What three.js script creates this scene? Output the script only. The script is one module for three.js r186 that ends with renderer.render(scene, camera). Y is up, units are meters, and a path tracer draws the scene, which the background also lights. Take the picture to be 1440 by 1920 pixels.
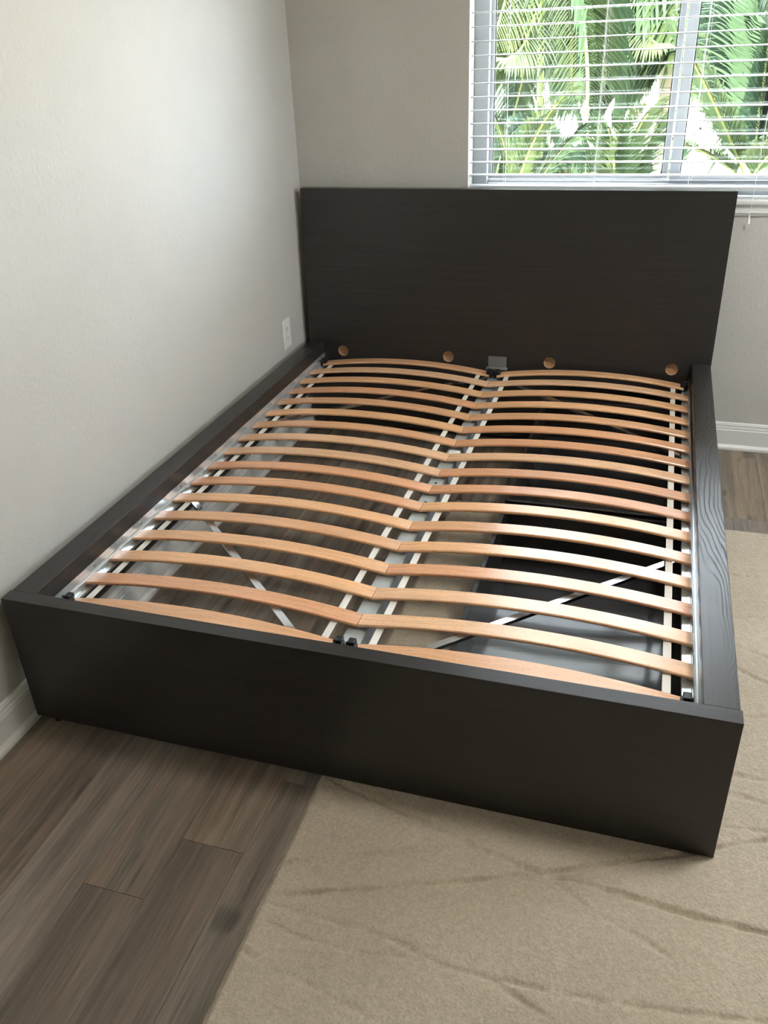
import * as THREE from 'three';
import { mergeGeometries, mergeVertices } from 'three/addons/utils/BufferGeometryUtils.js';
import { RectAreaLightUniformsLib } from 'three/addons/lights/RectAreaLightUniformsLib.js';
import { RoundedBoxGeometry } from 'three/addons/geometries/RoundedBoxGeometry.js';

// ------------------------------------------------------------------ camera, sky, sun, exposure
const RUG = 0.018;                                  // the bed stands on the rug, this far above the boards
const scene = new THREE.Scene();
const camera = new THREE.PerspectiveCamera(62.86, 1440 / 1920, 0.05, 200);
camera.position.set(1.4209, 1.5141 + RUG, 1.3086);
camera.rotation.set(-0.51063, 0.31954, -0.04356, 'YXZ');
scene.background = new THREE.Color(0.78, 0.89, 1.0);
scene.backgroundIntensity = 4;
const sun = new THREE.DirectionalLight(0xfff1d6, 7);
sun.position.set(9, 22, 10); sun.target.position.set(0, 0, -8);
sun.castShadow = true;
Object.assign(sun.shadow.camera, { left: -26, right: 26, top: 26, bottom: -26, near: 1, far: 80 });
sun.shadow.mapSize.set(2048, 2048);
scene.add(sun, sun.target);
const renderer = new THREE.WebGLRenderer({ antialias: true });
renderer.toneMapping = THREE.LinearToneMapping;
renderer.toneMappingExposure = 6.6;
renderer.shadowMap.enabled = true;

// ------------------------------------------------------------------ helpers
const V = (x, y, z) => new THREE.Vector3(x, y, z);
function rng(seed) { let a = seed >>> 0; return () => { a = (a + 0x6D2B79F5) | 0; let t = Math.imul(a ^ (a >>> 15), 1 | a); t = (t + Math.imul(t ^ (t >>> 7), 61 | t)) ^ t; return ((t ^ (t >>> 14)) >>> 0) / 4294967296; }; }
const hash = (x, y, s) => { let h = Math.imul(x | 0, 374761393) ^ Math.imul(y | 0, 668265263) ^ Math.imul(s | 0, 2147483647 ^ 0x51ed27); h = Math.imul(h ^ (h >>> 13), 1274126177); return ((h ^ (h >>> 16)) >>> 0) / 4294967296; };
function noise(x, y, s = 0) {
  const ix = Math.floor(x), iy = Math.floor(y), fx = x - ix, fy = y - iy, u = fx * fx * (3 - 2 * fx), v = fy * fy * (3 - 2 * fy);
  return (hash(ix, iy, s) * (1 - u) + hash(ix + 1, iy, s) * u) * (1 - v) + (hash(ix, iy + 1, s) * (1 - u) + hash(ix + 1, iy + 1, s) * u) * v;
}
function fbm(x, y, s = 0, o = 4) { let a = 0.5, r = 0; for (let i = 0; i < o; i++) { r += a * noise(x, y, s + i * 17); x *= 2.03; y *= 2.03; a *= 0.5; } return r / (1 - Math.pow(0.5, o)); }
const clamp = THREE.MathUtils.clamp, lerp = THREE.MathUtils.lerp, smooth = THREE.MathUtils.smoothstep;
const used = {};
function numbered(n) { used[n] = (used[n] ?? -1) + 1; return used[n] ? n + '_' + String(used[n]).padStart(3, '0') : n; }
function shadows(o) { o.castShadow = o.receiveShadow = true; return o; }
function thing(name, label, category, pos = [0, 0, 0], group) {
  const o = new THREE.Group(); o.name = numbered(name); o.position.set(...pos); scene.add(o);
  o.userData = { label, category }; if (group) o.userData.group = group; return o;
}
function structure(name, geo, mat) {
  const o = geo ? new THREE.Mesh(geo, mat) : new THREE.Group(); o.name = name; o.userData.kind = 'structure'; scene.add(shadows(o)); return o;
}
function part(parent, name, geo, mat, pos, label) {
  const o = shadows(new THREE.Mesh(geo, mat)); o.name = name; if (pos) o.position.set(...pos); if (label) o.userData.label = label; parent.add(o); return o;
}
// colour and height textures computed pixel by pixel; f returns [r, g, b, height, roughness] (colours sRGB 0..1)
function textures(w, h, sizeU, sizeV, f) {
  const c = new Uint8Array(w * h * 4), b = new Uint8Array(w * h * 4), q = new Uint8Array(w * h * 4);
  for (let y = 0; y < h; y++) for (let x = 0; x < w; x++) {
    const r = f((x + 0.5) / w * sizeU, (y + 0.5) / h * sizeV), i = (y * w + x) * 4;
    for (let k = 0; k < 3; k++) { c[i + k] = clamp(r[k], 0, 1) * 255; b[i + k] = clamp(r[3] ?? 0.5, 0, 1) * 255; q[i + k] = clamp(r[4] ?? 0.5, 0, 1) * 255; }
    c[i + 3] = b[i + 3] = q[i + 3] = 255;
  }
  const make = (d, srgb) => {
    const t = new THREE.DataTexture(d, w, h); t.wrapS = t.wrapT = THREE.MirroredRepeatWrapping; t.magFilter = THREE.LinearFilter; t.minFilter = THREE.LinearMipmapLinearFilter; t.generateMipmaps = true;
    if (srgb) t.colorSpace = THREE.SRGBColorSpace; t.repeat.set(1 / sizeU, 1 / sizeV); t.needsUpdate = true; return t;
  };
  return { map: make(c, true), bump: make(b, false), rough: make(q, false) };
}
// uv in metres from positions: the face's dominant axis decides; "along" is the axis of the grain
function uvMetres(g, along = 'x', off = [0, 0]) {
  g = g.index ? g.toNonIndexed() : g;
  const p = g.attributes.position, n = p.count, uv = new Float32Array(n * 2), a = V(0, 0, 0), b = V(0, 0, 0), c = V(0, 0, 0), k = { x: 0, y: 1, z: 2 }[along];
  for (let i = 0; i < n; i += 3) {
    a.fromBufferAttribute(p, i); b.fromBufferAttribute(p, i + 1).sub(a); c.fromBufferAttribute(p, i + 2).sub(a); b.cross(c);
    const m = [Math.abs(b.x), Math.abs(b.y), Math.abs(b.z)], d = m.indexOf(Math.max(...m));
    const rest = [0, 1, 2].filter((j) => j !== d), U = rest.includes(k) ? k : rest[0], W = rest.find((j) => j !== U);
    for (let j = 0; j < 3; j++) { uv[(i + j) * 2] = p.getComponent(i + j, U) + off[0]; uv[(i + j) * 2 + 1] = p.getComponent(i + j, W) + off[1]; }
  }
  g.setAttribute('uv', new THREE.BufferAttribute(uv, 2)); return g;
}
const clean = (g) => { g = g.index ? g.toNonIndexed() : g; for (const k of Object.keys(g.attributes)) if (!['position', 'normal', 'uv'].includes(k)) g.deleteAttribute(k); return g; };
const merge = (...gs) => mergeGeometries(gs.flat().map(clean));
function box(x0, x1, y0, y1, z0, z1, r = 0.0015) {
  const w = Math.abs(x1 - x0), h = Math.abs(y1 - y0), d = Math.abs(z1 - z0);
  const g = r > 0 ? new RoundedBoxGeometry(w, h, d, 2, Math.min(r, w / 2.1, h / 2.1, d / 2.1)) : new THREE.BoxGeometry(w, h, d);
  return g.translate((x0 + x1) / 2, (y0 + y1) / 2, (z0 + z1) / 2);
}
function tube(pts, r, seg = 24, rad = 6) { return new THREE.TubeGeometry(new THREE.CatmullRomCurve3(pts.map((p) => V(...p))), seg, r, rad); }
function cyl(r, h, axis = 'y', seg = 20) { const g = new THREE.CylinderGeometry(r, r, h, seg); if (axis === 'z') g.rotateX(Math.PI / 2); if (axis === 'x') g.rotateZ(Math.PI / 2); return g; }
function flip(g) { // turns every triangle over
  g = g.index ? g.toNonIndexed() : g; for (const k of Object.keys(g.attributes)) { const a = g.attributes[k], n = a.itemSize; for (let i = 0; i < a.count; i += 3) for (let c = 0; c < n; c++) { const t = a.array[(i + 1) * n + c]; a.array[(i + 1) * n + c] = a.array[(i + 2) * n + c]; a.array[(i + 2) * n + c] = t; } } return g;
}
// a closed profile in (a, y) extruded along an axis from s to e
function profile(pts, s, e, axis) {
  const sh = new THREE.Shape(pts.map((p) => new THREE.Vector2(p[0], p[1]))), g = new THREE.ExtrudeGeometry(sh, { depth: e - s, bevelEnabled: false, curveSegments: 4 });
  g.translate(0, 0, s); if (axis === 'x') g.applyMatrix4(new THREE.Matrix4().makeBasis(V(0, 0, 1), V(0, 1, 0), V(1, 0, 0))); return axis === 'x' ? flip(g) : g;
}
const std = (o) => new THREE.MeshStandardMaterial(o), phys = (o) => new THREE.MeshPhysicalMaterial(o);

// ------------------------------------------------------------------ materials
const wallTex = textures(1024, 1024, 1.3, 1.3, (u, v) => {
  const p = fbm(u * 130, v * 130, 3, 3), q = smooth(fbm(u * 110, v * 110, 9, 2), 0.52, 0.75), c = 0.985 + 0.03 * (fbm(u * 6, v * 6, 21, 3) - 0.5);
  return [c, c, c, 0.55 * p + 0.45 * q, 0.5];
});
const M = {};
M.wall = std({ color: 0xc9c6be, roughness: 0.62, map: wallTex.map, bumpMap: wallTex.bump, bumpScale: 0.0006 });
M.ceiling = std({ color: 0xe6e5e0, roughness: 0.9 });
M.trim = std({ color: 0xe2e1dc, roughness: 0.35 });
M.vinyl = std({ color: 0xa3a5a6, roughness: 0.35 });
M.gasket = std({ color: 0x3a3c3e, roughness: 0.7 });
M.glass = phys({ color: 0xffffff, roughness: 0, transmission: 1, thickness: 0, ior: 1.45 });
M.blind = std({ color: 0xc9cccd, roughness: 0.42 });
M.cord = std({ color: 0xf0efec, roughness: 0.9 });

function veneer(w, h, su, sv, seed, strong) {
  return textures(w, h, su, sv, (u, v) => {
    const warp = (fbm(u * 1.7, v * 7, seed, 3) - 0.5) * 1.5 + (fbm(u * 7, v * 16, seed + 5, 2) - 0.5) * 0.22;
    const ring = (v * 15 + warp * 2.1 + fbm(u * 0.8, 3.3, seed + 8, 2) * 1.6) * (strong ? 4.4 : 2.2);
    const s = ring - Math.floor(ring), line = smooth(s, 0.55, 0.93) * (1 - smooth(s, 0.93, 1.0)) * smooth(fbm(u * 2.3, v * 22, seed + 12, 2), 0.3, 0.6);
    const pore = smooth(noise(u * 55, v * 900, seed + 3), 0.62, 0.95) * (0.45 + 0.55 * noise(u * 9, v * 60, seed + 4)), streak = noise(u * 4, v * 240, seed + 6);
    const k = 1 + 0.16 * (streak - 0.5) - (strong ? 0.24 : 0.05) * line - 0.13 * pore;
    return [0.184 * k, 0.172 * k, 0.166 * k, 0.75 - (strong ? 0.5 : 0.12) * line - 0.3 * pore, 0.31 + (strong ? 0.22 : 0.06) * line + 0.10 * pore];
  });
}
const veneerMat = (t, bump = 0.0005, o = {}) => std({ map: t.map, bumpMap: t.bump, bumpScale: bump, roughnessMap: t.rough, roughness: 1, ...o });
M.veneerRail = veneerMat(veneer(2048, 192, 2.1, 0.2, 41, true), 0.00018);
M.veneerBoard = veneerMat(veneer(1024, 512, 1.7, 0.6, 77, false), 0.0003);
M.boxPanel = veneerMat(veneer(1024, 256, 1.0, 0.3, 15, false), 0.0002);
M.boxFloor = phys({ color: 0x3b3b3d, roughness: 0.17, clearcoat: 1, clearcoatRoughness: 0.1 });
const beechTex = textures(1024, 512, 0.9, 0.4, (u, v) => {
  const w = fbm(u * 2.2, v * 14, 5, 3) - 0.5, s = noise(u * 5, v * 300 + w * 20, 31), r = Math.sin((v * 60 + w * 9) * 6.283) * 0.5 + 0.5;
  const fleck = smooth(noise(u * 130, v * 700, 44), 0.70, 0.93), k = 1 + 0.06 * (s - 0.5) + 0.035 * (r - 0.5) + 0.12 * w - 0.08 * fleck;
  return [0.960 * k, 0.775 * (k - 0.010 * r), 0.610 * (k - 0.022 * r), 0.6 - 0.3 * fleck + 0.2 * s, 0.26 + 0.10 * s];
});
const beech = (c) => phys({ clearcoat: 0.7, clearcoatRoughness: 0.24, color: c, map: beechTex.map, bumpMap: beechTex.bump, bumpScale: 0.0001, roughnessMap: beechTex.rough, roughness: 1 });
M.beech = [beech(0xffffff), beech(0xf6ebe3), beech(0xfff6ea), beech(0xf4e2da)];
const chipTex = textures(128, 128, 0.06, 0.06, (u, v) => { const k = 0.75 + 0.5 * fbm(u * 300, v * 420, 6, 3); return [0.80 * k, 0.66 * k, 0.52 * k, k * 0.6, 0.9]; });
M.chip = std({ map: chipTex.map, bumpMap: chipTex.bump, bumpScale: 0.0006, roughness: 0.9 });
const zincTex = textures(256, 256, 0.3, 0.3, (u, v) => { const k = 0.95 + 0.05 * fbm(u * 60, v * 20, 2, 3); return [k, k, k, 0.5, 0.22 + 0.04 * fbm(u * 90, v * 40, 8, 3)]; });
M.zinc = std({ color: 0xe9eef0, map: zincTex.map, roughnessMap: zincTex.rough, roughness: 1, metalness: 0.7 });
M.beamSteel = std({ color: 0xcdd6d9, roughness: 0.42, metalness: 0.55, map: zincTex.map });
M.bracket = std({ color: 0xa3a7a6, roughness: 0.45, metalness: 0.8 });
M.chrome = std({ color: 0xe6e8ea, roughness: 0.16, metalness: 1 });
M.tape = std({ color: 0xece9e2, roughness: 0.9 });
M.black = std({ color: 0x191b1e, roughness: 0.45 });
M.hole = std({ color: 0x0b0b0b, roughness: 1 });
M.plate = std({ color: 0xe9e7e0, roughness: 0.3 });

// ------------------------------------------------------------------ the room
const X0 = -0.030, X1 = 3.45, Z0 = -2.145, Z1 = 2.9, CEIL = 2.62;
const WIN = { x0: 0.686, x1: 2.165, y0: 0.968 + RUG, y1: 2.10, out: 0.16 };
const UNSEEN_WIN2 = { x0: -1.62, x1: -0.86, y0: 0.97, y1: 1.88 };
{ // back wall with the window opening
  const s = new THREE.Shape([[X0 - 0.16, -0.1], [X1 + 0.16, -0.1], [X1 + 0.16, CEIL + 0.1], [X0 - 0.16, CEIL + 0.1]].map((p) => new THREE.Vector2(...p)));
  const r = 0.012, h = new THREE.Path(), a = WIN; // rounded drywall returns are kept square in plan
  h.moveTo(a.x0, a.y0 - 0.022).lineTo(a.x0, a.y1).lineTo(a.x1, a.y1).lineTo(a.x1, a.y0 - 0.022).closePath(); s.holes.push(h);
  const g = new THREE.ExtrudeGeometry(s, { depth: a.out, bevelEnabled: false }).translate(0, 0, Z0 - a.out);
  structure('wall_back', uvMetres(g), M.wall);
}
structure('wall_left', uvMetres(box(X0 - 0.16, X0, -0.1, CEIL + 0.1, Z0, Z1 + 0.16, 0), 'z'), M.wall);
{ // right wall, out of frame; unseen second window placed to light headboard, left wall
  const s = new THREE.Shape([[Z0, -0.1], [Z1 + 0.16, -0.1], [Z1 + 0.16, CEIL + 0.1], [Z0, CEIL + 0.1]].map((p) => new THREE.Vector2(...p))), h = new THREE.Path(), a = UNSEEN_WIN2;
  h.moveTo(a.x0, a.y0).lineTo(a.x0, a.y1).lineTo(a.x1, a.y1).lineTo(a.x1, a.y0).closePath(); s.holes.push(h);
  structure('wall_right', uvMetres(new THREE.ExtrudeGeometry(s, { depth: 0.16, bevelEnabled: false }).translate(0, 0, -0.16)), M.wall);
  const wr = scene.getObjectByName('wall_right'); wr.position.x = X1; wr.rotation.y = -Math.PI / 2;
  const w = structure('window_2'), f = 0.05, m = (a.x0 + a.x1) / 2; w.position.x = X1; w.rotation.y = -Math.PI / 2;
  part(w, 'window_frame', merge(box(a.x0, a.x0 + f, a.y0, a.y1, -0.14, -0.09), box(a.x1 - f, a.x1, a.y0, a.y1, -0.14, -0.09), box(a.x0 + f, a.x1 - f, a.y0, a.y0 + f, -0.14, -0.09), box(a.x0 + f, a.x1 - f, a.y1 - f, a.y1, -0.14, -0.09), box(m - 0.03, m + 0.03, a.y0 + f, a.y1 - f, -0.14, -0.09)), M.vinyl);
  part(w, 'glass', box(a.x0 + f, m - 0.03, a.y0 + f, a.y1 - f, -0.118, -0.114, 0), M.glass); part(w, 'glass', box(m + 0.03, a.x1 - f, a.y0 + f, a.y1 - f, -0.118, -0.114, 0), M.glass);
  part(w, 'window_sill', box(a.x0 - 0.05, a.x1 + 0.05, a.y0 - 0.03, a.y0, 0, 0.03, 0.008), M.trim);
}
structure('wall_front', uvMetres(box(X0, X1, -0.1, CEIL + 0.1, Z1, Z1 + 0.16, 0), 'x'), M.wall);
structure('ceiling', box(X0, X1, CEIL, CEIL + 0.16, Z0, Z1, 0), M.ceiling);

RectAreaLightUniformsLib.init();
{ // unseen flush ceiling fitting, out of frame, placed to light left wall and bed
  const t = thing('unseen_ceiling_light', 'unseen round flush ceiling light with a frosted white shade, placed to light the left wall and bed', 'ceiling light', [2.15, CEIL, -0.35]);
  part(t, 'rim', new THREE.LatheGeometry([[0.19, 0], [0.215, -0.004], [0.215, -0.03], [0.195, -0.035], [0.19, -0.03]].map((p) => new THREE.Vector2(...p)), 40), M.chrome);
  part(t, 'lamp_shade', new THREE.LatheGeometry([[0.192, -0.02], [0.18, -0.045], [0.12, -0.062], [0.001, -0.07]].map((p) => new THREE.Vector2(...p)), 40), std({ color: 0xf4f1ea, emissive: 0xfff0d8, emissiveIntensity: 1, roughness: 0.5 }));
  const l = new THREE.RectAreaLight(0xfffaf3, 11.5, 0.34, 0.34); l.position.set(2.15, CEIL - 0.075, -0.35); l.lookAt(2.15, 0, -0.35); scene.add(l);
}
{ // floor: long grey-brown boards, each its own piece
  const floor = structure('floor'), W = 0.1497, L = 1.22, R = rng(5);
  part(floor, 'subfloor', box(X0, X1, -0.1, -0.0065, Z0, Z1, 0), M.hole);
  const tex = textures(2048, 1024, 2.44, 0.9, (u, v) => {
    const w = fbm(u * 1.4, v * 5, 61, 3) - 0.5, vv = v + w * 0.045;
    const s1 = fbm(u * 2.1, vv * 42, 62, 4), s2 = noise(u * 7, vv * 190, 63), s3 = noise(u * 26, vv * 520, 64), band = fbm(u * 0.9, vv * 13, 65, 3);
    const crack = smooth(noise(u * 5, vv * 130, 66), 0.80, 0.97) * smooth(fbm(u * 2.2, vv * 8, 67, 2), 0.42, 0.62);
    const knot = smooth(fbm(u * 5.5, v * 21, 68, 2), 0.72, 0.86);
    let k = 0.80 + 0.50 * (s1 - 0.5) + 0.14 * (s2 - 0.5) + 0.15 * (s3 - 0.5) - 0.26 * crack - 0.25 * knot;
    const warm = clamp((band - 0.42) * 3, 0, 1), c0 = [0.515, 0.487, 0.452], c1 = [0.545, 0.495, 0.448];
    return [0, 1, 2].map((i) => lerp(c0[i], c1[i], warm) * (0.22 + k)).concat([0.6 + 0.3 * (s3 - 0.5) - 0.4 * crack, 0.50 + 0.16 * s2]);
  });
  const mats = [0xffffff, 0xe9e4de, 0xf6efe6, 0xdcd8d4].map((c) => std({ color: c, map: tex.map, bumpMap: tex.bump, bumpScale: 0.0004, roughnessMap: tex.rough, roughness: 1 }));
  const cache = new Map();
  const plank = (len, variant) => {
    const key = len.toFixed(4) + variant;
    if (!cache.has(key)) {
      const c = 0.0009, h = 0.0065, w = W / 2 - 0.00025, l = len / 2 - 0.0003, P = [], q = (a, b, d, e) => P.push(...a, ...b, ...d, ...a, ...d, ...e);
      const t = [[-w + c, 0, l - c], [w - c, 0, l - c], [w - c, 0, -l + c], [-w + c, 0, -l + c]], m = [[-w, -c, l], [w, -c, l], [w, -c, -l], [-w, -c, -l]], b = m.map((p) => [p[0], -h, p[2]]);
      q(...t); for (let i = 0; i < 4; i++) { const j = (i + 1) % 4; q(m[i], m[j], t[j], t[i]); q(b[i], b[j], m[j], m[i]); }
      const g = new THREE.BufferGeometry().setAttribute('position', new THREE.Float32BufferAttribute(P, 3)); g.computeVertexNormals();
      cache.set(key, uvMetres(g, 'z', [0.61 + variant * 0.83, 0.08 + variant * 0.16]));
    }
    return cache.get(key);
  };
  // joints read from the photograph: boards between x = .26, .41, .56, .71 end at z = .40, .24, .02
  const ends = { 0: 0.85, 1: 0.398, 2: 0.240, 3: 0.024, '-1': -0.14, '-2': 0.62, 4: 0.72, 5: -0.33 };
  for (let i = -2; i < 22; i++) {
    const x0 = 0.2605 + i * W, a = Math.max(x0, X0), b = Math.min(x0 + W, X1); if (b - a < 0.02) continue;
    let z = (ends[i] ?? R() * 1.22) - 6 * L;
    for (; z < Z1; z += L) {
      const s = Math.max(z, Z0), e = Math.min(z + L, Z1); if (e - s < 0.03) continue;
      const m = part(floor, 'plank', plank(e - s, Math.floor(R() * 6)), mats[Math.floor(R() * 4)], [(a + b) / 2, 0, (s + e) / 2]);
      m.scale.x = (b - a) / W;
    }
  }
}

// skirting: stepped top, flat face, quarter-round shoe
const skirt = [[0, 0], [0.0275, 0], [0.0285, 0.006], [0.027, 0.013], [0.022, 0.019], [0.0155, 0.0215], [0.0150, 0.083], [0.0125, 0.087], [0.0125, 0.093], [0.0100, 0.098], [0.0100, 0.105], [0.006, 0.112], [0, 0.114]];
structure('baseboard_left', profile(skirt.map(([a, y]) => [X0 + a, y]), Z0 + 0.029, Z1, 'z'), M.trim);
structure('baseboard_back', profile(skirt.map(([a, y]) => [Z0 + a, y]), X0, X1, 'x'), M.trim);
structure('baseboard_right', profile(skirt.map(([a, y]) => [X1 - a, y]), Z0 + 0.029, Z1, 'z'), M.trim);

{ // sliding window in its reveal, with the sill board and its apron
  const w = structure('window_1'), zf = Z0 - 0.09, d = 0.06, y0 = WIN.y0, f = 0.058, xm = 1.437;
  const inner = { x0: WIN.x0 + f, x1: WIN.x1 - f, y0: y0 + 0.05, y1: WIN.y1 - f };
  part(w, 'window_frame', merge(box(WIN.x0, inner.x0, y0, WIN.y1, zf - d, zf, 0.004), box(inner.x1, WIN.x1, y0, WIN.y1, zf - d, zf, 0.004), box(inner.x0, inner.x1, y0, inner.y0 - 0.012, zf - d, zf, 0.004), box(inner.x0, inner.x1, inner.y1, WIN.y1, zf - d, zf, 0.004), box(inner.x0, inner.x1, inner.y0 - 0.014, inner.y0 - 0.003, zf - d, zf - 0.016, 0.002)), M.vinyl);
  const sash = (x0, x1, z, name, a, b) => {
    const s = part(w, name, merge(box(x0, x0 + a, inner.y0, inner.y1, z - 0.024, z, 0.003), box(x1 - b, x1, inner.y0, inner.y1, z - 0.024, z, 0.003), box(x0 + a, x1 - b, inner.y0, inner.y0 + 0.012, z - 0.024, z, 0.003), box(x0 + a, x1 - b, inner.y1 - 0.03, inner.y1, z - 0.024, z, 0.003)), M.vinyl);
    part(s, 'glass', box(x0 + a - 0.002, x1 - b + 0.002, inner.y0 + 0.010, inner.y1 - 0.028, z - 0.014, z - 0.010, 0), M.glass);
    const g = 0.004; part(s, 'gasket', merge(box(x0 + a, x0 + a + g, inner.y0 + 0.012, inner.y1 - 0.03, z - 0.012, z - 0.004, 0), box(x1 - b - g, x1 - b, inner.y0 + 0.012, inner.y1 - 0.03, z - 0.012, z - 0.004, 0), box(x0 + a, x1 - b, inner.y0 + 0.012, inner.y0 + 0.012 + g, z - 0.012, z - 0.004, 0)), M.gasket);
  };
  sash(inner.x0, xm - 0.002, zf - 0.032, 'sliding_sash', 0.014, 0.022);
  sash(xm + 0.002, inner.x1, zf - 0.004, 'fixed_sash', 0.038, 0.016);
  part(w, 'window_sill', merge(box(WIN.x0 - 0.0, WIN.x1, y0 - 0.022, y0, zf - 0.07, Z0, 0), box(WIN.x0 - 0.05, WIN.x1 + 0.05, y0 - 0.020, y0 + 0.001, Z0 - 0.0, Z0 + 0.028, 0.008)), M.trim);
  part(w, 'sill_apron', merge(box(WIN.x0 - 0.03, WIN.x1 + 0.03, y0 - 0.058, y0 - 0.020, Z0, Z0 + 0.010, 0.003), box(WIN.x0 - 0.03, WIN.x1 + 0.03, y0 - 0.050, y0 - 0.040, Z0 + 0.006, Z0 + 0.017, 0.004)), M.trim);
}

{ // venetian blind hanging inside the reveal, slats turned level
  const t = thing('venetian_blind', 'white venetian blind with level open slats hanging inside the bedroom window', 'blind');
  const zc = Z0 - 0.038, x0 = WIN.x0 + 0.004, x1 = WIN.x1 - 0.006, first = 1.0445 + RUG, step = 0.04595, hw = 0.0245;
  const pts = []; for (let i = 0; i <= 8; i++) { const a = i / 8 * 2 - 1; pts.push([zc + a * hw, 0.0022 * (1 - a * a)]); } for (let i = 8; i >= 0; i--) { const a = i / 8 * 2 - 1; pts.push([zc + a * hw, 0.0022 * (1 - a * a) - 0.0026]); }
  const g = profile(pts, x0, x1, 'x');
  const n = Math.floor((WIN.y1 - 0.06 - first) / step);
  for (let i = 0; i <= n; i++) part(t, 'slat', g, M.blind, [0, first + i * step, 0]).rotation.x = 0;
  part(t, 'bottom_rail', box(x0, x1, 0.990 + RUG, 1.006 + RUG, zc - 0.0255, zc + 0.0255, 0.004), M.blind);
  part(t, 'head_rail', box(x0, x1, WIN.y1 - 0.058, WIN.y1, zc - 0.03, zc + 0.03, 0.003), M.blind);
  for (const x of [0.823, 1.167, 1.511, 1.855]) {
    for (const [dx, dz] of [[0, 0.0262], [0, -0.0262], [0.008, 0.0265]]) part(t, 'ladder_cord', cyl(0.0008, WIN.y1 - 0.99, 'y', 6).translate(x + dx, (WIN.y1 + 0.99) / 2, zc + dz), M.cord);
  }
  const c = part(t, 'lift_cord', tube([[1.748, WIN.y1 - 0.05, zc + 0.034], [1.745, 1.6, zc + 0.040], [1.738, 1.16, zc + 0.058], [1.735, 0.985, Z0 + 0.040], [1.733, 0.935, Z0 + 0.036]], 0.0011, 40), M.cord);
  part(c, 'tassel', new THREE.LatheGeometry([[0, 0.03], [0.003, 0.028], [0.0045, 0.015], [0.006, 0.002], [0.004, 0], [0, 0]].map((p) => new THREE.Vector2(...p)), 12).translate(1.733, 0.905, Z0 + 0.036), M.cord);
}

{ // duplex outlet on the left wall
  const t = thing('wall_outlet', 'white duplex power outlet plate on the left wall above the bed rail', 'outlet', [X0, 0.457 + RUG, -1.862]);
  part(t, 'cover_plate', new RoundedBoxGeometry(0.006, 0.124, 0.078, 3, 0.003).translate(0.003, 0, 0), M.plate);
  for (const s of [1, -1]) {
    const sh = new THREE.Shape(); sh.absarc(0, 0, 0.0165, 0, Math.PI * 2);
    const r = part(t, 'receptacle', new THREE.ExtrudeGeometry(sh, { depth: 0.0015, bevelEnabled: true, bevelSize: 0.0006, bevelThickness: 0.0006, bevelSegments: 2, curveSegments: 24 }).rotateY(Math.PI / 2).scale(1, 0.88, 1).translate(0.006, s * 0.0195, 0), M.plate);
    for (const [z, h] of [[-0.0062, 0.007], [0.0062, 0.006]]) part(r, 'slot', box(0.0076, 0.0086, s * 0.0195 - 0.001, s * 0.0195 + h, z - 0.0008, z + 0.0008, 0), M.hole);
    part(r, 'ground_hole', cyl(0.0022, 0.001, 'x', 12).translate(0.0081, s * 0.0195 - 0.007, 0), M.hole);
  }
  part(t, 'screw', cyl(0.003, 0.002, 'x', 14).translate(0.0066, 0, 0), M.plate);
}

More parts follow.
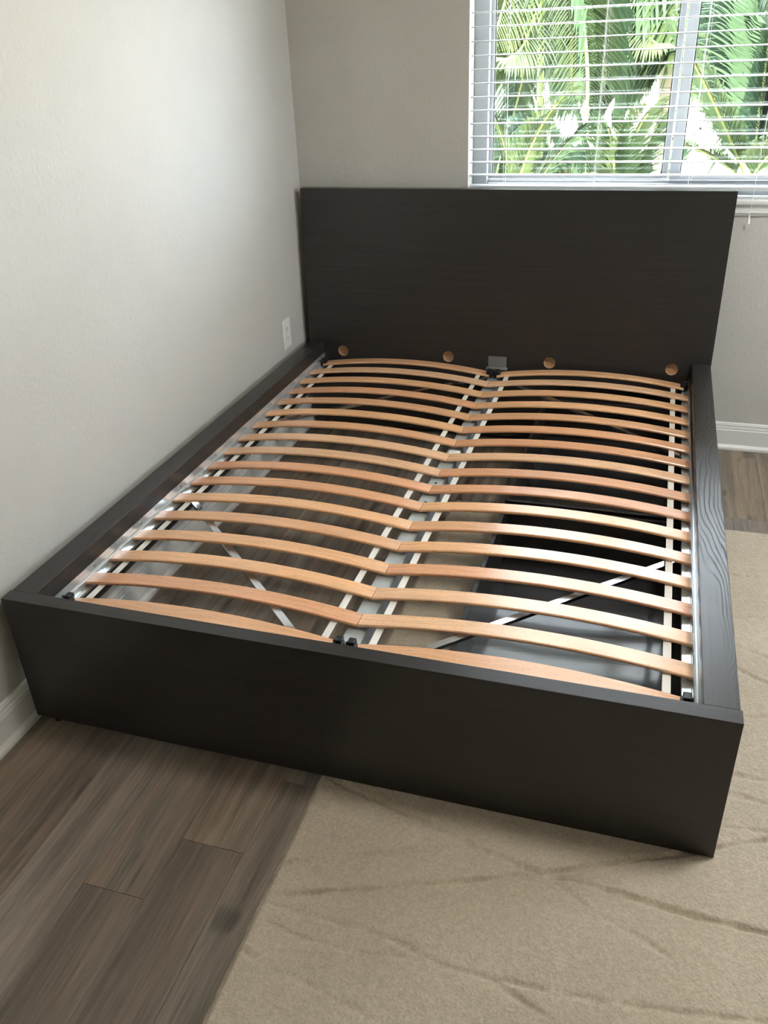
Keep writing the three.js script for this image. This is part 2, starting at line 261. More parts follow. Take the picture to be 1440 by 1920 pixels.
{ // rug with carved crossing lines in its pile
  const t = thing('rug', 'thick cream plush rug with carved crossing lines under the foot of the bed', 'rug');
  const lines = [
    [[0.75, 0.36], [0.87, 0.31], [1.17, 0.20], [1.34, 0.13], [1.60, 0.01], [1.9, -0.13], [2.5, -0.36]],
    [[0.80, -0.02], [0.85, 0.01], [1.08, 0.07], [1.18, 0.10], [1.34, 0.13], [1.42, 0.13], [1.64, 0.15], [1.77, 0.15], [2.5, 0.24]],
    [[0.79, 0.26], [0.84, 0.24], [1.00, 0.17], [1.19, 0.10]], [[0.79, 0.345], [0.93, 0.35], [1.02, 0.35], [1.11, 0.36], [1.18, 0.38], [1.28, 0.38], [1.35, 0.41], [1.39, 0.42], [1.9, 0.62]],
    [[0.79, 0.38], [0.91, 0.40], [1.02, 0.40], [1.15, 0.38]], [[1.28, 0.38], [1.45, 0.37], [1.62, 0.35], [2.4, 0.22]], [[0.80, 0.45], [0.88, 0.47], [0.95, 0.48], [1.03, 0.50], [1.09, 0.51], [1.6, 0.7]],
    [[0.79, 0.335], [0.95, 0.28]], [[1.5, -0.26], [1.71, -0.25], [1.80, -0.25], [2.5, -0.21]], [[1.5, -0.08], [1.70, -0.09], [1.79, -0.10], [2.5, -0.2]], [[1.5, -1.1], [1.77, -1.12], [1.88, -1.13], [2.5, -1.2]],
    [[1.5, -0.82], [1.77, -0.75], [1.84, -0.72], [2.5, -0.5]], [[1.72, -0.19], [1.80, -0.18], [2.5, -0.05]], [[0.80, 0.085], [0.95, 0.10], [1.08, 0.07]], [[1.34, 0.13], [1.45, 0.19], [1.6, 0.25]],
    [[1.0, -1.3], [1.4, -0.9], [1.8, -0.62], [2.5, -0.3]], [[0.8, -0.5], [1.2, -0.62], [1.7, -0.88], [2.5, -1.02]], [[1.6, -0.45], [1.77, -0.46], [2.5, -0.62]]];
  const segs = []; for (const l of lines) for (let i = 0; i + 1 < l.length; i++) segs.push([...l[i], ...l[i + 1], [1.25, 1.1, 0.75, 0.65, 0.5, 0.55, 0.6][lines.indexOf(l)] ?? 0.5]);
  const gx0 = 0.797, gx1 = 2.6, gz0 = -1.425, gz1 = 1.5, st = 0.0045, nx = Math.round((gx1 - gx0) / st), nz = Math.round((gz1 - gz0) / st);
  const P = new Float32Array((nx + 1) * (nz + 1) * 3), U = new Float32Array((nx + 1) * (nz + 1) * 2), I = [];
  const depth = new Float32Array((nx + 1) * (nz + 1));
  for (const [ax, az, bx, bz, k] of segs) { // carve each line only near it
    const R = 0.03, i0 = Math.max(0, Math.floor((Math.min(ax, bx) - R - gx0) / st)), i1 = Math.min(nx, Math.ceil((Math.max(ax, bx) + R - gx0) / st)), j0 = Math.max(0, Math.floor((Math.min(az, bz) - R - gz0) / st)), j1 = Math.min(nz, Math.ceil((Math.max(az, bz) + R - gz0) / st));
    const dx = bx - ax, dz = bz - az, L2 = dx * dx + dz * dz;
    for (let j = j0; j <= j1; j++) for (let i = i0; i <= i1; i++) {
      const x = gx0 + i * st, z = gz0 + j * st, q = clamp(((x - ax) * dx + (z - az) * dz) / L2, 0, 1), wob = (fbm(x * 22, z * 22, 90, 2) - 0.5) * 0.012;
      const dist = Math.hypot(x - ax - dx * q, z - az - dz * q) + wob, v = k * Math.exp(-Math.pow(dist / 0.0042, 2)) * (0.55 + 0.45 * smooth(noise(x * 55, z * 55, 91), 0.2, 0.7));
      const n = j * (nx + 1) + i; depth[n] = Math.max(depth[n], v);
    }
  }
  for (let j = 0; j <= nz; j++) for (let i = 0; i <= nx; i++) {
    const n = j * (nx + 1) + i, x = gx0 + i * st, z = gz0 + j * st;
    const edge = smooth(Math.min(i, nx - i, j, nz - j), 0, 3), bed = x < 1.69 && z < 0.012 ? 1 : 0;
    let y = RUG - 0.0004 - 0.0115 * Math.min(1.05, depth[n]) + 0.0011 * (fbm(x * 9, z * 9, 70, 3) - 0.5) + 0.0016 * (noise(x * 90, z * 90, 71) - 0.5);
    if (bed) y = Math.min(y, RUG - 0.0012);
    const wob = (i === 0 ? (noise(z * 60, 3, 75) - 0.5) * 0.0025 : 0), wz = j === 0 ? (noise(x * 60, 5, 76) - 0.5) * 0.004 : 0;
    P.set([x + wob, lerp(0.003, y, edge), z + wz], n * 3); U.set([x, z], n * 2);
    if (i < nx && j < nz) { const a = n, b = n + 1, c = n + nx + 1, d = c + 1; I.push(a, c, b, b, c, d); }
  }
  const g = new THREE.BufferGeometry().setAttribute('position', new THREE.BufferAttribute(P, 3)).setAttribute('uv', new THREE.BufferAttribute(U, 2)).setIndex(I); g.computeVertexNormals();
  const tex = textures(1024, 1024, 1.4, 1.4, (u, v) => {
    const a = fbm(u * 5, v * 5, 51, 4), f = noise(u * 330, v * 330, 52), tuft = fbm(u * 150, v * 150, 53, 2), k = 0.93 + 0.10 * (a - 0.5) + 0.10 * (f - 0.5) + 0.08 * (tuft - 0.5);
    return [0.800 * k, 0.752 * k, 0.672 * k, 0.5 * f + 0.5 * tuft, 0.95];
  });
  part(t, 'pile', g, std({ map: tex.map, bumpMap: tex.bump, bumpScale: 0.0022, roughness: 0.95 }));
  part(t, 'backing', box(gx0 + 0.004, gx1 - 0.004, 0.0004, 0.0028, gz0 + 0.004, gz1 - 0.004, 0), M.cord);
}

// ------------------------------------------------------------------ the bed
const W = 1.68, HF = 0.3745, FT = 0.0387, LH = 2.0428;     // width, rail height, footboard thickness, foot face to headboard
{
  const t = thing('bed_frame', 'black-brown wooden double bed frame with tall headboard and no mattress', 'bed', [0, RUG, 0]);
  // headboard leaning slightly back, with four open fitting holes
  const lean = (g) => { const p = g.attributes.position; for (let i = 0; i < p.count; i++) p.setZ(i, p.getZ(i) - LH - 0.0471 * (p.getY(i) - HF)); g.computeVertexNormals(); return g; };
  const holes = [[0.156, 0.334], [0.631, 0.337], [1.057, 0.337], [1.536, 0.341]], hr = 0.0235;
  const sh = new THREE.Shape([[0, 0], [W, 0], [W, 1.0046], [0, 1.0046]].map((p) => new THREE.Vector2(...p)));
  for (const [x, y] of holes) { const h = new THREE.Path(); h.absarc(x, y, hr, 0, Math.PI * 2, true); sh.holes.push(h); }
  const front = new THREE.ExtrudeGeometry(sh, { depth: 0.022, bevelEnabled: false, curveSegments: 32 }).translate(0, 0, -0.022), back = new THREE.BoxGeometry(W, 1.0046, 0.016).translate(W / 2, 0.5023, -0.030);
  const hb = part(t, 'headboard', lean(uvMetres(merge(front, back))), M.veneerBoard);
  for (const [x, y] of holes) part(hb, 'fitting_hole', lean(merge(cyl(hr, 0.001, 'z', 32).translate(x, y, -0.0212), new THREE.TorusGeometry(hr - 0.001, 0.0013, 8, 32).translate(x, y, -0.0022), new THREE.CylinderGeometry(hr - 0.0006, hr - 0.0006, 0.019, 32, 1, true).rotateX(Math.PI / 2).translate(x, y, -0.0115))), M.chip, null, 'round open hole showing raw chipboard');
  part(t, 'footboard', uvMetres(box(0, W, 0, HF, -FT, 0, 0.0014)), M.veneerBoard);
  // side rails: thick box boards, open below for the storage boxes, each with a folded steel ledge
  for (const s of [0, 1]) {
    const mx = (x) => (s ? W - x : x), g = box(mx(0.0035), mx(0.0712), 0.213, HF, -FT - 0.0002, -LH + 0.010, 0.0014);
    const r = part(t, 'side_rail', uvMetres(g, 'z', [2.06, s ? -1.585 : 0.03]), s ? M.veneerRail : M.veneerBoard);
    const pr = [[0.0714, 0.327], [0.0728, 0.3275], [0.0733, 0.3055], [0.0770, 0.3035], [0.0785, 0.3005], [0.0790, 0.2868], [0.0800, 0.2856], [0.0995, 0.2850], [0.1010, 0.2790], [0.0995, 0.2785], [0.0985, 0.2834], [0.0800, 0.2840], [0.0772, 0.2850], [0.0770, 0.2995], [0.0716, 0.3020]].map(([x, y]) => [mx(s || x < 0.09 ? x : x - 0.0075), y]);
    part(r, 'steel_ledge', profile(pr, -LH + 0.014, -FT - 0.001, 'z'), M.zinc, null, 'folded galvanised steel ledge');
    if (s) part(r, 'edge_channel', box(mx(0.0712), mx(0.0765), 0.326, 0.3285, -LH + 0.014, -FT - 0.001, 0.001), M.chrome);
    for (let k = 0; k < 8; k++) { const z = -0.262 - k * 0.2352; part(r, 'washer', new THREE.TorusGeometry(0.0042, 0.0012, 6, 14).rotateX(Math.PI / 2).translate(mx(s ? 0.0905 : 0.0865), 0.2856, z), M.chrome); part(r, 'bolt', merge(cyl(0.0036, 0.0014, 'x', 10).translate(mx(0.0738), 0.3165, z), cyl(0.002, 0.0034, 'x', 8).translate(mx(0.0745), 0.3165, z)), M.chrome); }
    if (!s) for (const z of [-0.02, -LH]) part(t, 'glide', cyl(0.012, 0.0175, 'y', 16).translate(0.05, -0.00875, z), M.black);
  }
  // centre beam of two telescoping steel channels
  const ch = (x0, x1, y0, y1, z0, z1) => { const q = 0.002, b = 0.004; return profile([[x0, y0], [x0, y1 - b], [x0 + b, y1], [x1 - b, y1], [x1, y1 - b], [x1, y0], [x1 - q, y0], [x1 - q, y1 - b - q], [x1 - b - q, y1 - q], [x0 + b + q, y1 - q], [x0 + q, y1 - b - q], [x0 + q, y0]], z0, z1, 'z'); };
  const beam = part(t, 'centre_beam', merge(ch(0.812, 0.862, 0.222, 0.2860, -1.21, -FT - 0.001), ch(0.815, 0.859, 0.224, 0.2835, -LH + 0.02, -1.17)), M.beamSteel, null, 'pale steel centre beam');
  for (const z of [-0.46, -0.86, -0.99, -1.42, -1.78]) part(beam, 'screw_hole', cyl(0.0042, 0.001, 'y', 14).translate(0.838, 0.2862 - (z < -1.2 ? 0.0025 : 0), z), M.hole);
  part(beam, 'joint_cap', merge(box(0.828, 0.862, 0.2845, 0.2925, -1.228, -1.196, 0.003), box(0.842, 0.868, 0.284, 0.2955, -1.222, -1.204, 0.004)), M.tape, null, 'white plastic joint cap');
  // bracket holding the beam to the headboard
  const bs = new THREE.Shape([[0.804, 0.305], [0.880, 0.305], [0.880, 0.352], [0.804, 0.352]].map((p) => new THREE.Vector2(...p)));
  for (const [x, y, r] of [[0.842, 0.341, 0.003], [0.812, 0.325, 0.0022], [0.872, 0.325, 0.0022]]) { const h = new THREE.Path(); h.absarc(x, y, r, 0, 6.283, true); bs.holes.push(h); }
  part(t, 'beam_bracket', merge(new THREE.ExtrudeGeometry(bs, { depth: 0.002, bevelEnabled: false, curveSegments: 12 }).translate(0, 0, -LH + 0.003), box(0.798, 0.886, 0.301, 0.306, -LH + 0.002, -LH + 0.03, 0.001), box(0.814, 0.860, 0.286, 0.303, -LH + 0.012, -LH + 0.028, 0.002)), M.bracket, null, 'grey steel beam bracket');
  // flat diagonal braces from the beam ends to the ledges
  const brace = (ax, az, bx, bz) => {
    const L = Math.hypot(bx - ax, bz - az), s = new THREE.Shape([[-L / 2, -0.0095], [L / 2, -0.0095], [L / 2, 0.0095], [-L / 2, 0.0095]].map((p) => new THREE.Vector2(...p)));
    for (let q = -L / 2 + 0.06; q < L / 2 - 0.05; q += 0.105) { const h = new THREE.Path(); h.absellipse(q, -0.0015, 0.011, 0.0026, 0, 6.283, true); s.holes.push(h); }
    const g = merge(new THREE.ExtrudeGeometry(s, { depth: 0.0016, bevelEnabled: false, curveSegments: 10 }).rotateX(-Math.PI / 2), box(-L / 2, L / 2, -0.008, 0, 0.0082, 0.0095, 0), box(-L / 2, L / 2, -0.008, 0, -0.0095, -0.0082, 0));
    const m = part(t, 'brace', g, M.chrome, [(ax + bx) / 2, 0.268, (az + bz) / 2], 'shiny slotted steel diagonal brace'); m.rotation.y = -Math.atan2(bz - az, bx - ax);
  };
  brace(0.868, -0.058, 1.588, -0.752); brace(0.808, -0.058, 0.092, -0.752); brace(0.798, -2.020, 0.092, -1.372); brace(0.876, -2.020, 1.588, -1.392);
}

{ // two rolls of arched beech slats on webbing tape
  const L = 0.762, TH = 0.009, SW = 0.0485, RISE = 0.030, base = 0.2915;
  const arch = (x, len) => RISE * 4 * (x / len) * (1 - x / len);
  const slatGeo = (len, seed) => {
    const n = 22, c = 0.0022, q = [[-SW / 2, c], [-SW / 2, TH - c], [-SW / 2 + c, TH], [SW / 2 - c, TH], [SW / 2, TH - c], [SW / 2, c], [SW / 2 - c, 0], [-SW / 2 + c, 0]], P = [], UV = [];
    const at = (i, k) => [len * i / n, q[k % 8][1] + arch(len * i / n, len), q[k % 8][0]];
    let per = 0; const acc = q.map((p, k) => { const r = per, e = q[(k + 1) % 8]; per += Math.hypot(e[0] - p[0], e[1] - p[1]); return r; }).concat([per]);
    const uv = (i, k) => [len * i / n + seed * 0.31, acc[k] + seed * 0.13];
    for (let i = 0; i < n; i++) for (let k = 0; k < 8; k++) for (const [a, b] of [[i, k], [i + 1, k + 1], [i + 1, k], [i, k], [i, k + 1], [i + 1, k + 1]]) { P.push(...at(a, b)); UV.push(...uv(a, b)); }
    for (const [i, s] of [[0, 1], [n, 0]]) for (let k = 1; k < 7; k++) for (const b of s ? [0, k + 1, k] : [0, k, k + 1]) { P.push(...at(i, b)); UV.push(at(i, b)[2] + 0.05, at(i, b)[1] * 3); }
    const g = new THREE.BufferGeometry().setAttribute('position', new THREE.Float32BufferAttribute(P, 3)).setAttribute('uv', new THREE.Float32BufferAttribute(UV, 2)); g.computeVertexNormals(); return g;
  };
  const full = [0, 1, 2, 3, 4].map((s) => slatGeo(L, s)), short = slatGeo(L - 0.031, 2), R = rng(12), pitch = 0.1162, z0 = -0.0885 - SW / 2;
  for (const s of [0, 1]) {
    const t = thing('slatted_base', s ? 'right-hand roll of arched beech slats above the open storage boxes' : 'left-hand roll of arched beech slats on the wall side of the bed', 'slats', [s ? 0.8405 : 0.0765, RUG, 0]);
    for (let i = 0; i < 17; i++) {
      const e = i === 0 || i === 16, m = part(t, 'slat', e ? short : full[Math.floor(R() * 5)], M.beech[Math.floor(R() * 4)], [e ? 0.0155 : 0, base, z0 - i * pitch]);
      m.position.y += (R() - 0.5) * 0.0008;
    }
    for (const x of [0.054, 0.703]) { // tape runs under the slats
      const xx = s ? (x < 0.3 ? 0.0565 : 0.707) : x, y = base + arch(xx, L);
      part(t, 'webbing_tape', box(xx - 0.009, xx + 0.009, y - 0.0034, y - 0.0018, z0 - 16 * pitch - 0.02, z0 + 0.02, 0.0006), M.tape);
    }
    for (const i of [0, 16]) for (const e of [0, 1]) { // black end clips on the first and last slat
      const x = e ? L - 0.0145 : 0.0145, z = z0 - i * pitch, d = i ? -1 : 1;
      part(t, 'end_clip', merge(box(x - 0.0135, x + 0.0135, base - 0.004, base + 0.022, z - 0.016, z + 0.016, 0.004), box(x - 0.009, x + 0.009, base + 0.012, base + 0.027, z - 0.011 - 0.012 * d, z + 0.011 - 0.012 * d, 0.003), cyl(0.0022, 0.02, 'x', 10).translate(x, base + 0.0275, z)), M.black);
    }
  }
}

// two open storage boxes on castors under the right half
function storageBox(label, z0, z1) {
  const t = thing('storage_box', label, 'storage box', [0, RUG, 0]), x0 = 1.045, x1 = 1.676, th = 0.0135, y0 = 0.022, y1 = 0.197;
  part(t, 'side_panel', uvMetres(box(x0, x0 + th, y0, y1, z0, z1, 0.0012), 'z'), M.boxPanel);
  part(t, 'side_panel', uvMetres(box(x0 + th, x1 - 0.016, y0, y1, z0, z0 + th, 0.0012), 'x'), M.boxPanel);
  part(t, 'side_panel', uvMetres(box(x0 + th, x1 - 0.016, y0, y1, z1 - th, z1, 0.0012), 'x'), M.boxPanel);
  part(t, 'front_panel', uvMetres(box(x1 - 0.016, x1, 0.008, 0.205, z0 - 0.001, z1 + 0.001, 0.0012), 'z'), M.boxPanel);
  part(t, 'bottom_panel', box(x0 + th, x1 - 0.016, y0 + 0.004, y0 + 0.009, z0 + th, z1 - th, 0), M.boxFloor);
  for (const x of [x0 + 0.05, x1 - 0.06]) for (const z of [z0 + 0.06, z1 - 0.06]) part(t, 'castor', merge(cyl(0.011, 0.012, 'z', 14).translate(x, 0.011, z), box(x - 0.012, x + 0.012, 0.018, 0.0255, z - 0.009, z + 0.009, 0.001)), M.black);
}
storageBox('black-brown open storage box under the bed, nearer the footboard', -1.068, -0.052);
storageBox('black-brown open storage box under the bed, nearer the headboard', -2.000, -1.088);

// ------------------------------------------------------------------ outdoors, two storeys below
const GY = -3.1;
{
  const ground = structure('ground', new THREE.BoxGeometry(110, 0.2, 110).translate(0, GY - 0.1, -15), null);
  const tex = textures(512, 512, 6, 6, (u, v) => { const k = 0.9 + 0.2 * (fbm(u * 6, v * 6, 81, 4) - 0.5); return [0.74 * k, 0.72 * k, 0.66 * k, k * 0.5, 0.9]; });
  ground.geometry = uvMetres(ground.geometry); ground.material = std({ map: tex.map, roughness: 0.95 });
  const b = thing('building', 'white stucco building across the courtyard behind the palms', 'building', [0, 0, -20]);
  const stucco = std({ color: 0xf2eee4, roughness: 0.9 }), dark = std({ color: 0x55524e, roughness: 0.3 }), lou = std({ color: 0xa9a796, roughness: 0.7 }), clay = std({ color: 0xb0603f, roughness: 0.8 });
  // facade with real window openings
  const s = new THREE.Shape([[-16, GY], [16, GY], [16, 6.5], [-16, 6.5]].map((p) => new THREE.Vector2(...p)));
  const open = (x0, x1, y0, y1) => { const h = new THREE.Path(); h.moveTo(x0, y0).lineTo(x1, y0).lineTo(x1, y1).lineTo(x0, y1).closePath(); s.holes.push(h); };
  const wins = [[1.72, 2.10, -0.42, 0.50], [-3.6, -2.4, 1.3, 2.6], [-7.2, -6.0, -0.7, 0.6], [5.2, 6.4, -0.7, 0.6], [5.2, 6.4, 1.9, 3.2], [0.2, 1.4, 2.4, 3.6]], louvers = [[0.35, 0.86, -0.52, 0.06], [-0.62, -0.10, -0.75, -0.20]];
  for (const w of [...wins, ...louvers]) open(...w);
  open(-0.20, 0.14, -1.36, -0.98); open(-1.45, -0.55, GY + 0.02, -1.9); open(2.9, 3.9, GY + 0.02, -1.0);
  part(b, 'facade', new THREE.ExtrudeGeometry(s, { depth: 0.3, bevelEnabled: false }).translate(0, 0, -0.3), stucco);
  part(b, 'roof', box(-16.3, 16.3, 6.5, 6.8, -9, 0.6, 0), clay); part(b, 'rear_block', box(-16, 16, GY, 6.5, -9, -0.5, 0), stucco);
  for (const [x0, x1, y0, y1] of wins) {
    const w = part(b, 'window', merge(box(x0, x0 + 0.05, y0, y1, -0.2, -0.1, 0), box(x1 - 0.05, x1, y0, y1, -0.2, -0.1, 0), box(x0, x1, y1 - 0.05, y1, -0.2, -0.1, 0), box(x0, x1, y0, y0 + 0.05, -0.2, -0.1, 0)), lou);
    part(w, 'pane', box(x0 + 0.05, x1 - 0.05, y0 + 0.05, y1 - 0.05, -0.17, -0.15, 0), dark); part(w, 'ledge', box(x0 - 0.06, x1 + 0.06, y0 - 0.09, y0 - 0.0, 0, 0.10, 0), std({ color: 0xc9c5bd, roughness: 0.8 }));
  }
  for (const [x0, x1, y0, y1] of louvers) {
    const w = part(b, 'louvered_shutter', merge(box(x0, x0 + 0.03, y0, y1, -0.12, 0.01, 0), box(x1 - 0.03, x1, y0, y1, -0.12, 0.01, 0), box((x0 + x1) / 2 - 0.02, (x0 + x1) / 2 + 0.02, y0, y1, -0.12, 0.01, 0), box(x0, x1, y0, y1, -0.16, -0.14, 0)), stucco);
    for (let y = y0 + 0.04; y < y1 - 0.02; y += 0.064) part(w, 'blade', box(x0 + 0.03, x1 - 0.03, y, y + 0.036, -0.1, -0.03, 0), lou);
  }
  const glassBlock = part(b, 'grid_window', box(-0.20, 0.14, -1.36, -0.98, -0.2, -0.15, 0), std({ color: 0x7fa0b4, roughness: 0.2 }));
  const bars = []; for (let i = 0; i <= 4; i++) bars.push(box(-0.20 + i * 0.0825, -0.19 + i * 0.0825, -1.36, -0.98, -0.15, -0.12, 0), box(-0.20, 0.14, -1.365 + i * 0.093, -1.355 + i * 0.093, -0.15, -0.12, 0));
  part(glassBlock, 'grille', merge(bars), dark);
  part(b, 'door', box(-1.45, -0.55, GY, -1.9, -0.2, -0.14, 0), clay); part(b, 'door', box(2.9, 3.9, GY, -1.0, -0.2, -0.14, 0), dark);
  part(b, 'wall_pipe', merge(tube([[-1.36, -1.52, 0.06], [-1.36, -0.98, 0.06], [-1.35, -0.93, 0.06], [-1.12, -0.93, 0.06]], 0.012, 40), tube([[-1.36, -1.52, 0.06], [-1.36, -1.9, 0.06]], 0.012, 4)), dark);
  // number sign on the facade
  const cv = document.createElement('canvas'); cv.width = 128; cv.height = 256; const c = cv.getContext('2d');
  c.fillStyle = '#f4f0e6'; c.fillRect(0, 0, 128, 256); c.fillStyle = '#7a4a40'; c.font = 'bold 58px sans-serif'; c.textAlign = 'center'; c.fillText('#21', 64, 62);
  c.fillRect(10, 80, 108, 6); c.fillRect(10, 128, 108, 6); c.fillRect(10, 80, 6, 170); c.fillRect(112, 80, 6, 54); for (const [x, y, w] of [[26, 92, 14], [46, 92, 10], [62, 92, 18], [88, 92, 12], [26, 108, 60]]) c.fillRect(x, y, w, 10);
  for (let i = 0; i < 6; i++) c.fillRect(22 + (i % 2) * 6, 144 + i * 17, 90 - (i % 3) * 18, 8);
  const ct = new THREE.CanvasTexture(cv); ct.colorSpace = THREE.SRGBColorSpace;
  part(b, 'number_sign', new THREE.BoxGeometry(0.26, 0.42, 0.03).translate(2.13, -0.87, 0.02), std({ map: ct, roughness: 0.7 }), null, 'small white sign with brown lettering');
}

// palms: every frond its own part, leaflets folded and drooping along an arched rib
const leafMats = [0x33482c, 0x3a4c2d, 0x2e432d, 0x425130].map((c) => phys({ color: c, roughness: 0.75, transmission: 0.2, thickness: 0, specularIntensity: 0.3, side: THREE.DoubleSide }));
const ribMat = std({ color: 0x66703c, roughness: 0.7 }), barkMat = std({ color: 0x8d8672, roughness: 0.9 }), canePale = std({ color: 0x7a8a4a, roughness: 0.6 });
function frondGeo(P0, P1, P2, leaf, n, seed, droop = 0.55, wide = 0.022) {
  const R = rng(seed), cv = new THREE.QuadraticBezierCurve3(P0, P1, P2), P = [], side = V(0, 0, 0), down = V(0, -1, 0), total = cv.getLength();
  const strip = (a, b, c, d) => P.push(a.x, a.y, a.z, b.x, b.y, b.z, c.x, c.y, c.z, a.x, a.y, a.z, c.x, c.y, c.z, d.x, d.y, d.z);
  for (let i = 0; i < n; i++) for (const s of [-1, 1]) {
    const t = 0.16 + 0.84 * (i + 0.3 * R()) / n, o = cv.getPoint(Math.min(t, 1)), T = cv.getTangent(Math.min(t, 1));
    side.crossVectors(T, V(0, 1, 0)).normalize().multiplyScalar(s);
    const len = leaf * (0.35 + 0.65 * Math.sin(Math.PI * clamp(0.12 + 0.80 * t, 0, 1))) * (0.85 + 0.3 * R());
    const dir = side.clone().multiplyScalar(0.80).addScaledVector(T, 0.62 + 0.5 * t).addScaledVector(V(0, 1, 0), 0.22 + 0.1 * (R() - 0.5)).normalize();
    let p = o.clone(), prevA = null, prevB = null; const N = 5, w0 = wide * (0.8 + 0.4 * R());
    for (let k = 0; k <= N; k++) {
      const f = k / N, w = w0 * (k === N ? 0.06 : (0.55 + 0.45 * Math.sin(Math.PI * Math.min(1, f * 0.9 + 0.25)))), d = dir.clone().addScaledVector(down, droop * 1.6 * f * f).normalize();
      const across = d.clone().cross(side.clone().addScaledVector(V(0, 1, 0), 0.9)).normalize().multiplyScalar(w);
      const A = p.clone().add(across), B = p.clone().sub(across); if (k) strip(prevA, A, B, prevB); prevA = A; prevB = B; p.addScaledVector(d, len / N);
    }
  }
  const g = new THREE.BufferGeometry().setAttribute('position', new THREE.Float32BufferAttribute(P, 3)); g.computeVertexNormals(); return { g, rib: new THREE.TubeGeometry(cv, 14, 0.008 + total * 0.003, 6) };
}
function palm(label, base, crown, fronds, opt = {}) {
  const t = thing('palm_tree', label, 'palm tree', base), b = V(...base), c = V(...crown).sub(b), R = rng(opt.seed ?? 1);
  const r = opt.r ?? 0.07, pts = [V(0, 0, 0), c.clone().multiplyScalar(0.5).add(V(0.04, 0, 0.03)), c];
  const rings = []; const cv = new THREE.CatmullRomCurve3(pts), L = cv.getLength(); for (let q = 0.08; q < L; q += opt.ring ?? 0.16) { const p = cv.getPointAt(q / L); rings.push(new THREE.TorusGeometry(r * 0.98, r * 0.09, 5, 14).rotateX(Math.PI / 2).translate(p.x, p.y, p.z)); }
  part(t, 'trunk', merge(new THREE.TubeGeometry(cv, 20, r, 12), rings), opt.bark ?? barkMat);
  fronds.forEach(([tip, mid, leaf, n, mat, droop, wide], i) => {
    const { g, rib } = frondGeo(c.clone(), V(...mid).sub(b), V(...tip).sub(b), leaf, n, (opt.seed ?? 1) * 100 + i, droop, wide);
    const f = part(t, 'frond', g, leafMats[mat]); part(f, 'rib', rib, ribMat);
  });
}
palm('slim green-stemmed palm seen through the left half of the window', [0.64, GY, -5], [0.52, 2.42, -5], [
  [[0.27,1.30,-4.50],[0.41,1.82,-4.65],0.42,54,3,0.6,0.012],
  [[0.25,1.26,-5.40],[0.49,1.82,-5.28],0.5,54,2,0.7,0.018],
  [[1.00,1.27,-4.80],[0.90,1.91,-4.86],0.55,54,2,0.8,0.018],
  [[0.81,1.23,-4.60],[0.79,1.93,-4.72],0.5,54,0,0.8,0.015],
  [[-0.03,1.57,-5.50],[0.14,2.22,-5.35],0.5,54,2,0.7,0.018],
  [[0.93,1.10,-4.40],[0.93,1.60,-4.58],0.35,54,3,0.5,0.009],
  [[0.37,1.42,-4.30],[0.68,1.30,-4.51],0.35,54,1,0.6,0.01],
  [[0.35,1.05,-5.20],[0.47,1.37,-5.14],0.4,54,0,0.7,0.012]], { r: 0.022, bark: canePale, seed: 3, ring: 0.14 });
palm('tall palm with dark fronds hanging over the top of the window view', [1.45, GY, -6.3], [1.31, 2.75, -6.3], [
  [[0.73,1.26,-6.00],[1.16,1.85,-6.09],0.85,54,2,0.9,0.024],
  [[1.01,1.16,-6.50],[1.26,1.84,-6.44],0.85,54,2,0.9,0.024],
  [[0.31,1.56,-6.80],[0.73,2.26,-6.65],0.85,54,2,0.9,0.024],
  [[1.39,1.38,-6.00],[1.35,1.77,-6.09],0.75,54,0,0.9,0.022],
  [[1.84,1.02,-6.50],[1.58,1.82,-6.44],0.9,54,2,0.9,0.024],
  [[2.12,0.90,-6.10],[1.84,1.95,-6.16],0.9,54,2,0.9,0.024],
  [[0.45,1.35,-7.00],[0.92,1.89,-6.79],0.85,54,0,0.9,0.024],
  [[1.64,1.34,-5.80],[1.42,1.90,-5.95],0.75,54,1,0.9,0.022],
  [[1.38,1.44,-5.50],[0.93,1.35,-5.74],0.4,54,3,0.6,0.012],
  [[2.04,0.79,-6.90],[2.17,2.05,-6.72],0.9,54,2,0.9,0.024],
  [[0.34,1.18,-7.20],[0.71,1.85,-6.93],0.8,54,2,0.9,0.022]], { r: 0.07, seed: 11 });
palm('thick pale-trunked palm with low crown at the right of the window', [1.98, GY, -4.2], [1.89, 0.74, -4.2], [
  [[1.40,1.53,-3.90],[1.67,1.16,-3.99],0.26,54,1,0.5,0.01],
  [[1.74,1.81,-4.50],[1.94,1.27,-4.41],0.5,54,2,0.8,0.018],
  [[2.00,1.62,-4.20],[1.98,1.22,-4.20],0.5,54,2,0.8,0.018],
  [[1.45,0.99,-3.90],[1.63,0.98,-3.99],0.24,54,0,0.6,0.009],
  [[1.53,0.77,-3.70],[1.63,0.81,-3.85],0.24,54,2,0.6,0.01],
  [[1.58,1.83,-4.70],[1.83,1.35,-4.55],0.5,54,2,0.85,0.018],
  [[2.09,1.00,-4.00],[1.93,0.95,-4.06],0.3,54,1,0.7,0.012],
  [[1.89,1.48,-4.40],[1.91,0.99,-4.34],0.4,54,2,0.8,0.016]], { r: 0.075, seed: 7, ring: 0.09 });
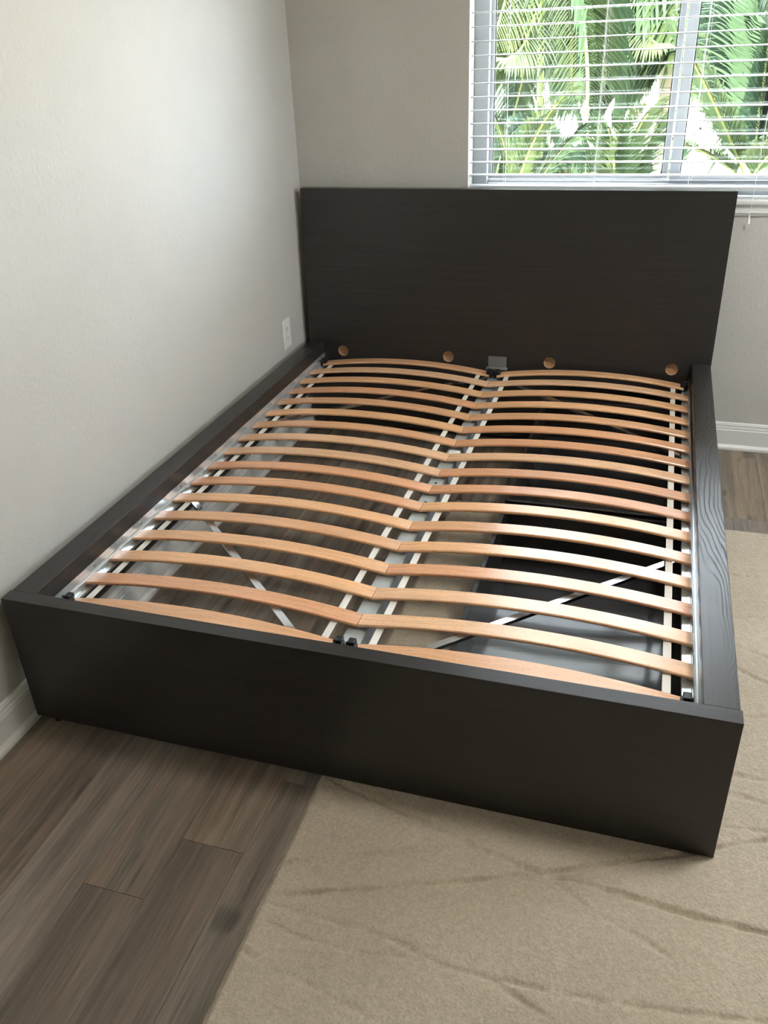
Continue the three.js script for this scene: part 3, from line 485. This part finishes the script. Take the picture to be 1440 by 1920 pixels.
palm('low bushy palm at the lower left corner of the window', [0.40, GY, -4.4], [0.42, 0.25, -4.4], [
  [[0.32,1.17,-4.40],[0.55,0.81,-4.40],0.28,54,1,0.6,0.009],
  [[0.78,1.19,-4.20],[0.58,1.00,-4.26],0.3,54,3,0.6,0.009],
  [[0.91,1.01,-4.60],[0.70,0.85,-4.54],0.3,54,0,0.6,0.01],
  [[0.45,0.98,-4.70],[0.28,0.78,-4.61],0.28,54,2,0.6,0.01],
  [[1.04,0.77,-4.20],[0.83,0.79,-4.26],0.28,54,1,0.6,0.009],
  [[0.29,0.94,-4.20],[0.27,0.69,-4.26],0.3,54,0,0.6,0.01],
  [[0.54,1.02,-4.90],[0.40,0.93,-4.75],0.3,54,2,0.6,0.01],
  [[0.72,0.81,-5.00],[0.53,0.75,-4.82],0.3,54,0,0.6,0.01]], { r: 0.03, bark: canePale, seed: 13 });
palm('low feathery palm below the middle of the window', [1.02, GY, -5.5], [1.04, 0.03, -5.5], [
  [[0.72,1.16,-5.50],[0.96,0.51,-5.50],0.4,54,2,0.6,0.013],
  [[1.02,0.96,-5.20],[1.13,0.68,-5.29],0.35,54,0,0.6,0.01],
  [[1.36,0.96,-5.70],[1.22,0.68,-5.64],0.36,54,1,0.6,0.01],
  [[1.48,0.74,-5.30],[1.44,0.54,-5.36],0.34,54,2,0.6,0.01],
  [[0.53,0.68,-5.80],[0.76,0.42,-5.71],0.34,54,3,0.6,0.01],
  [[1.27,1.05,-5.20],[1.12,0.86,-5.29],0.34,54,3,0.6,0.009],
  [[0.41,0.96,-6.10],[0.64,0.46,-5.92],0.4,54,2,0.6,0.012],
  [[0.80,0.66,-6.30],[0.78,0.41,-6.06],0.36,54,2,0.6,0.012],
  [[1.18,0.58,-6.30],[1.19,0.29,-6.06],0.36,54,0,0.6,0.012]], { r: 0.03, bark: canePale, seed: 17 });
{ // leafy shrub by the building
  const t = thing('shrub', 'small bright green leafy shrub at the foot of the white building', 'shrub', [-2.75, GY, -17.5]), R = rng(9), P = [];
  for (let i = 0; i < 1500; i++) { const a = R() * 6.283, h = R(), r = 1.1 * Math.sqrt(R()) * Math.sin(Math.PI * (0.15 + 0.8 * h)), o = V(Math.cos(a) * r, 0.1 + h * 1.55, Math.sin(a) * r), d = V(R() - 0.5, R() - 0.3, R() - 0.5).normalize(), s = V(R() - 0.5, R() - 0.5, R() - 0.5).cross(d).normalize(), L = 0.10 + 0.08 * R(), q = o.clone().addScaledVector(d, L * 0.5).addScaledVector(s, L * 0.22), w = o.clone().addScaledVector(d, L * 0.5).addScaledVector(s, -L * 0.22), e = o.clone().addScaledVector(d, L); P.push(...o.toArray(), ...q.toArray(), ...e.toArray(), ...o.toArray(), ...e.toArray(), ...w.toArray()); }
  const g = new THREE.BufferGeometry().setAttribute('position', new THREE.Float32BufferAttribute(P, 3)); g.computeVertexNormals();
  part(t, 'foliage', g, leafMats[1]); part(t, 'stem', merge(tube([[0, 0, 0], [0.05, 0.6, 0], [0.2, 1.2, 0.1]], 0.03, 10), tube([[0, 0, 0], [-0.1, 0.6, 0.05], [-0.3, 1.1, 0]], 0.025, 10)), barkMat);
}
renderer.render(scene, camera);
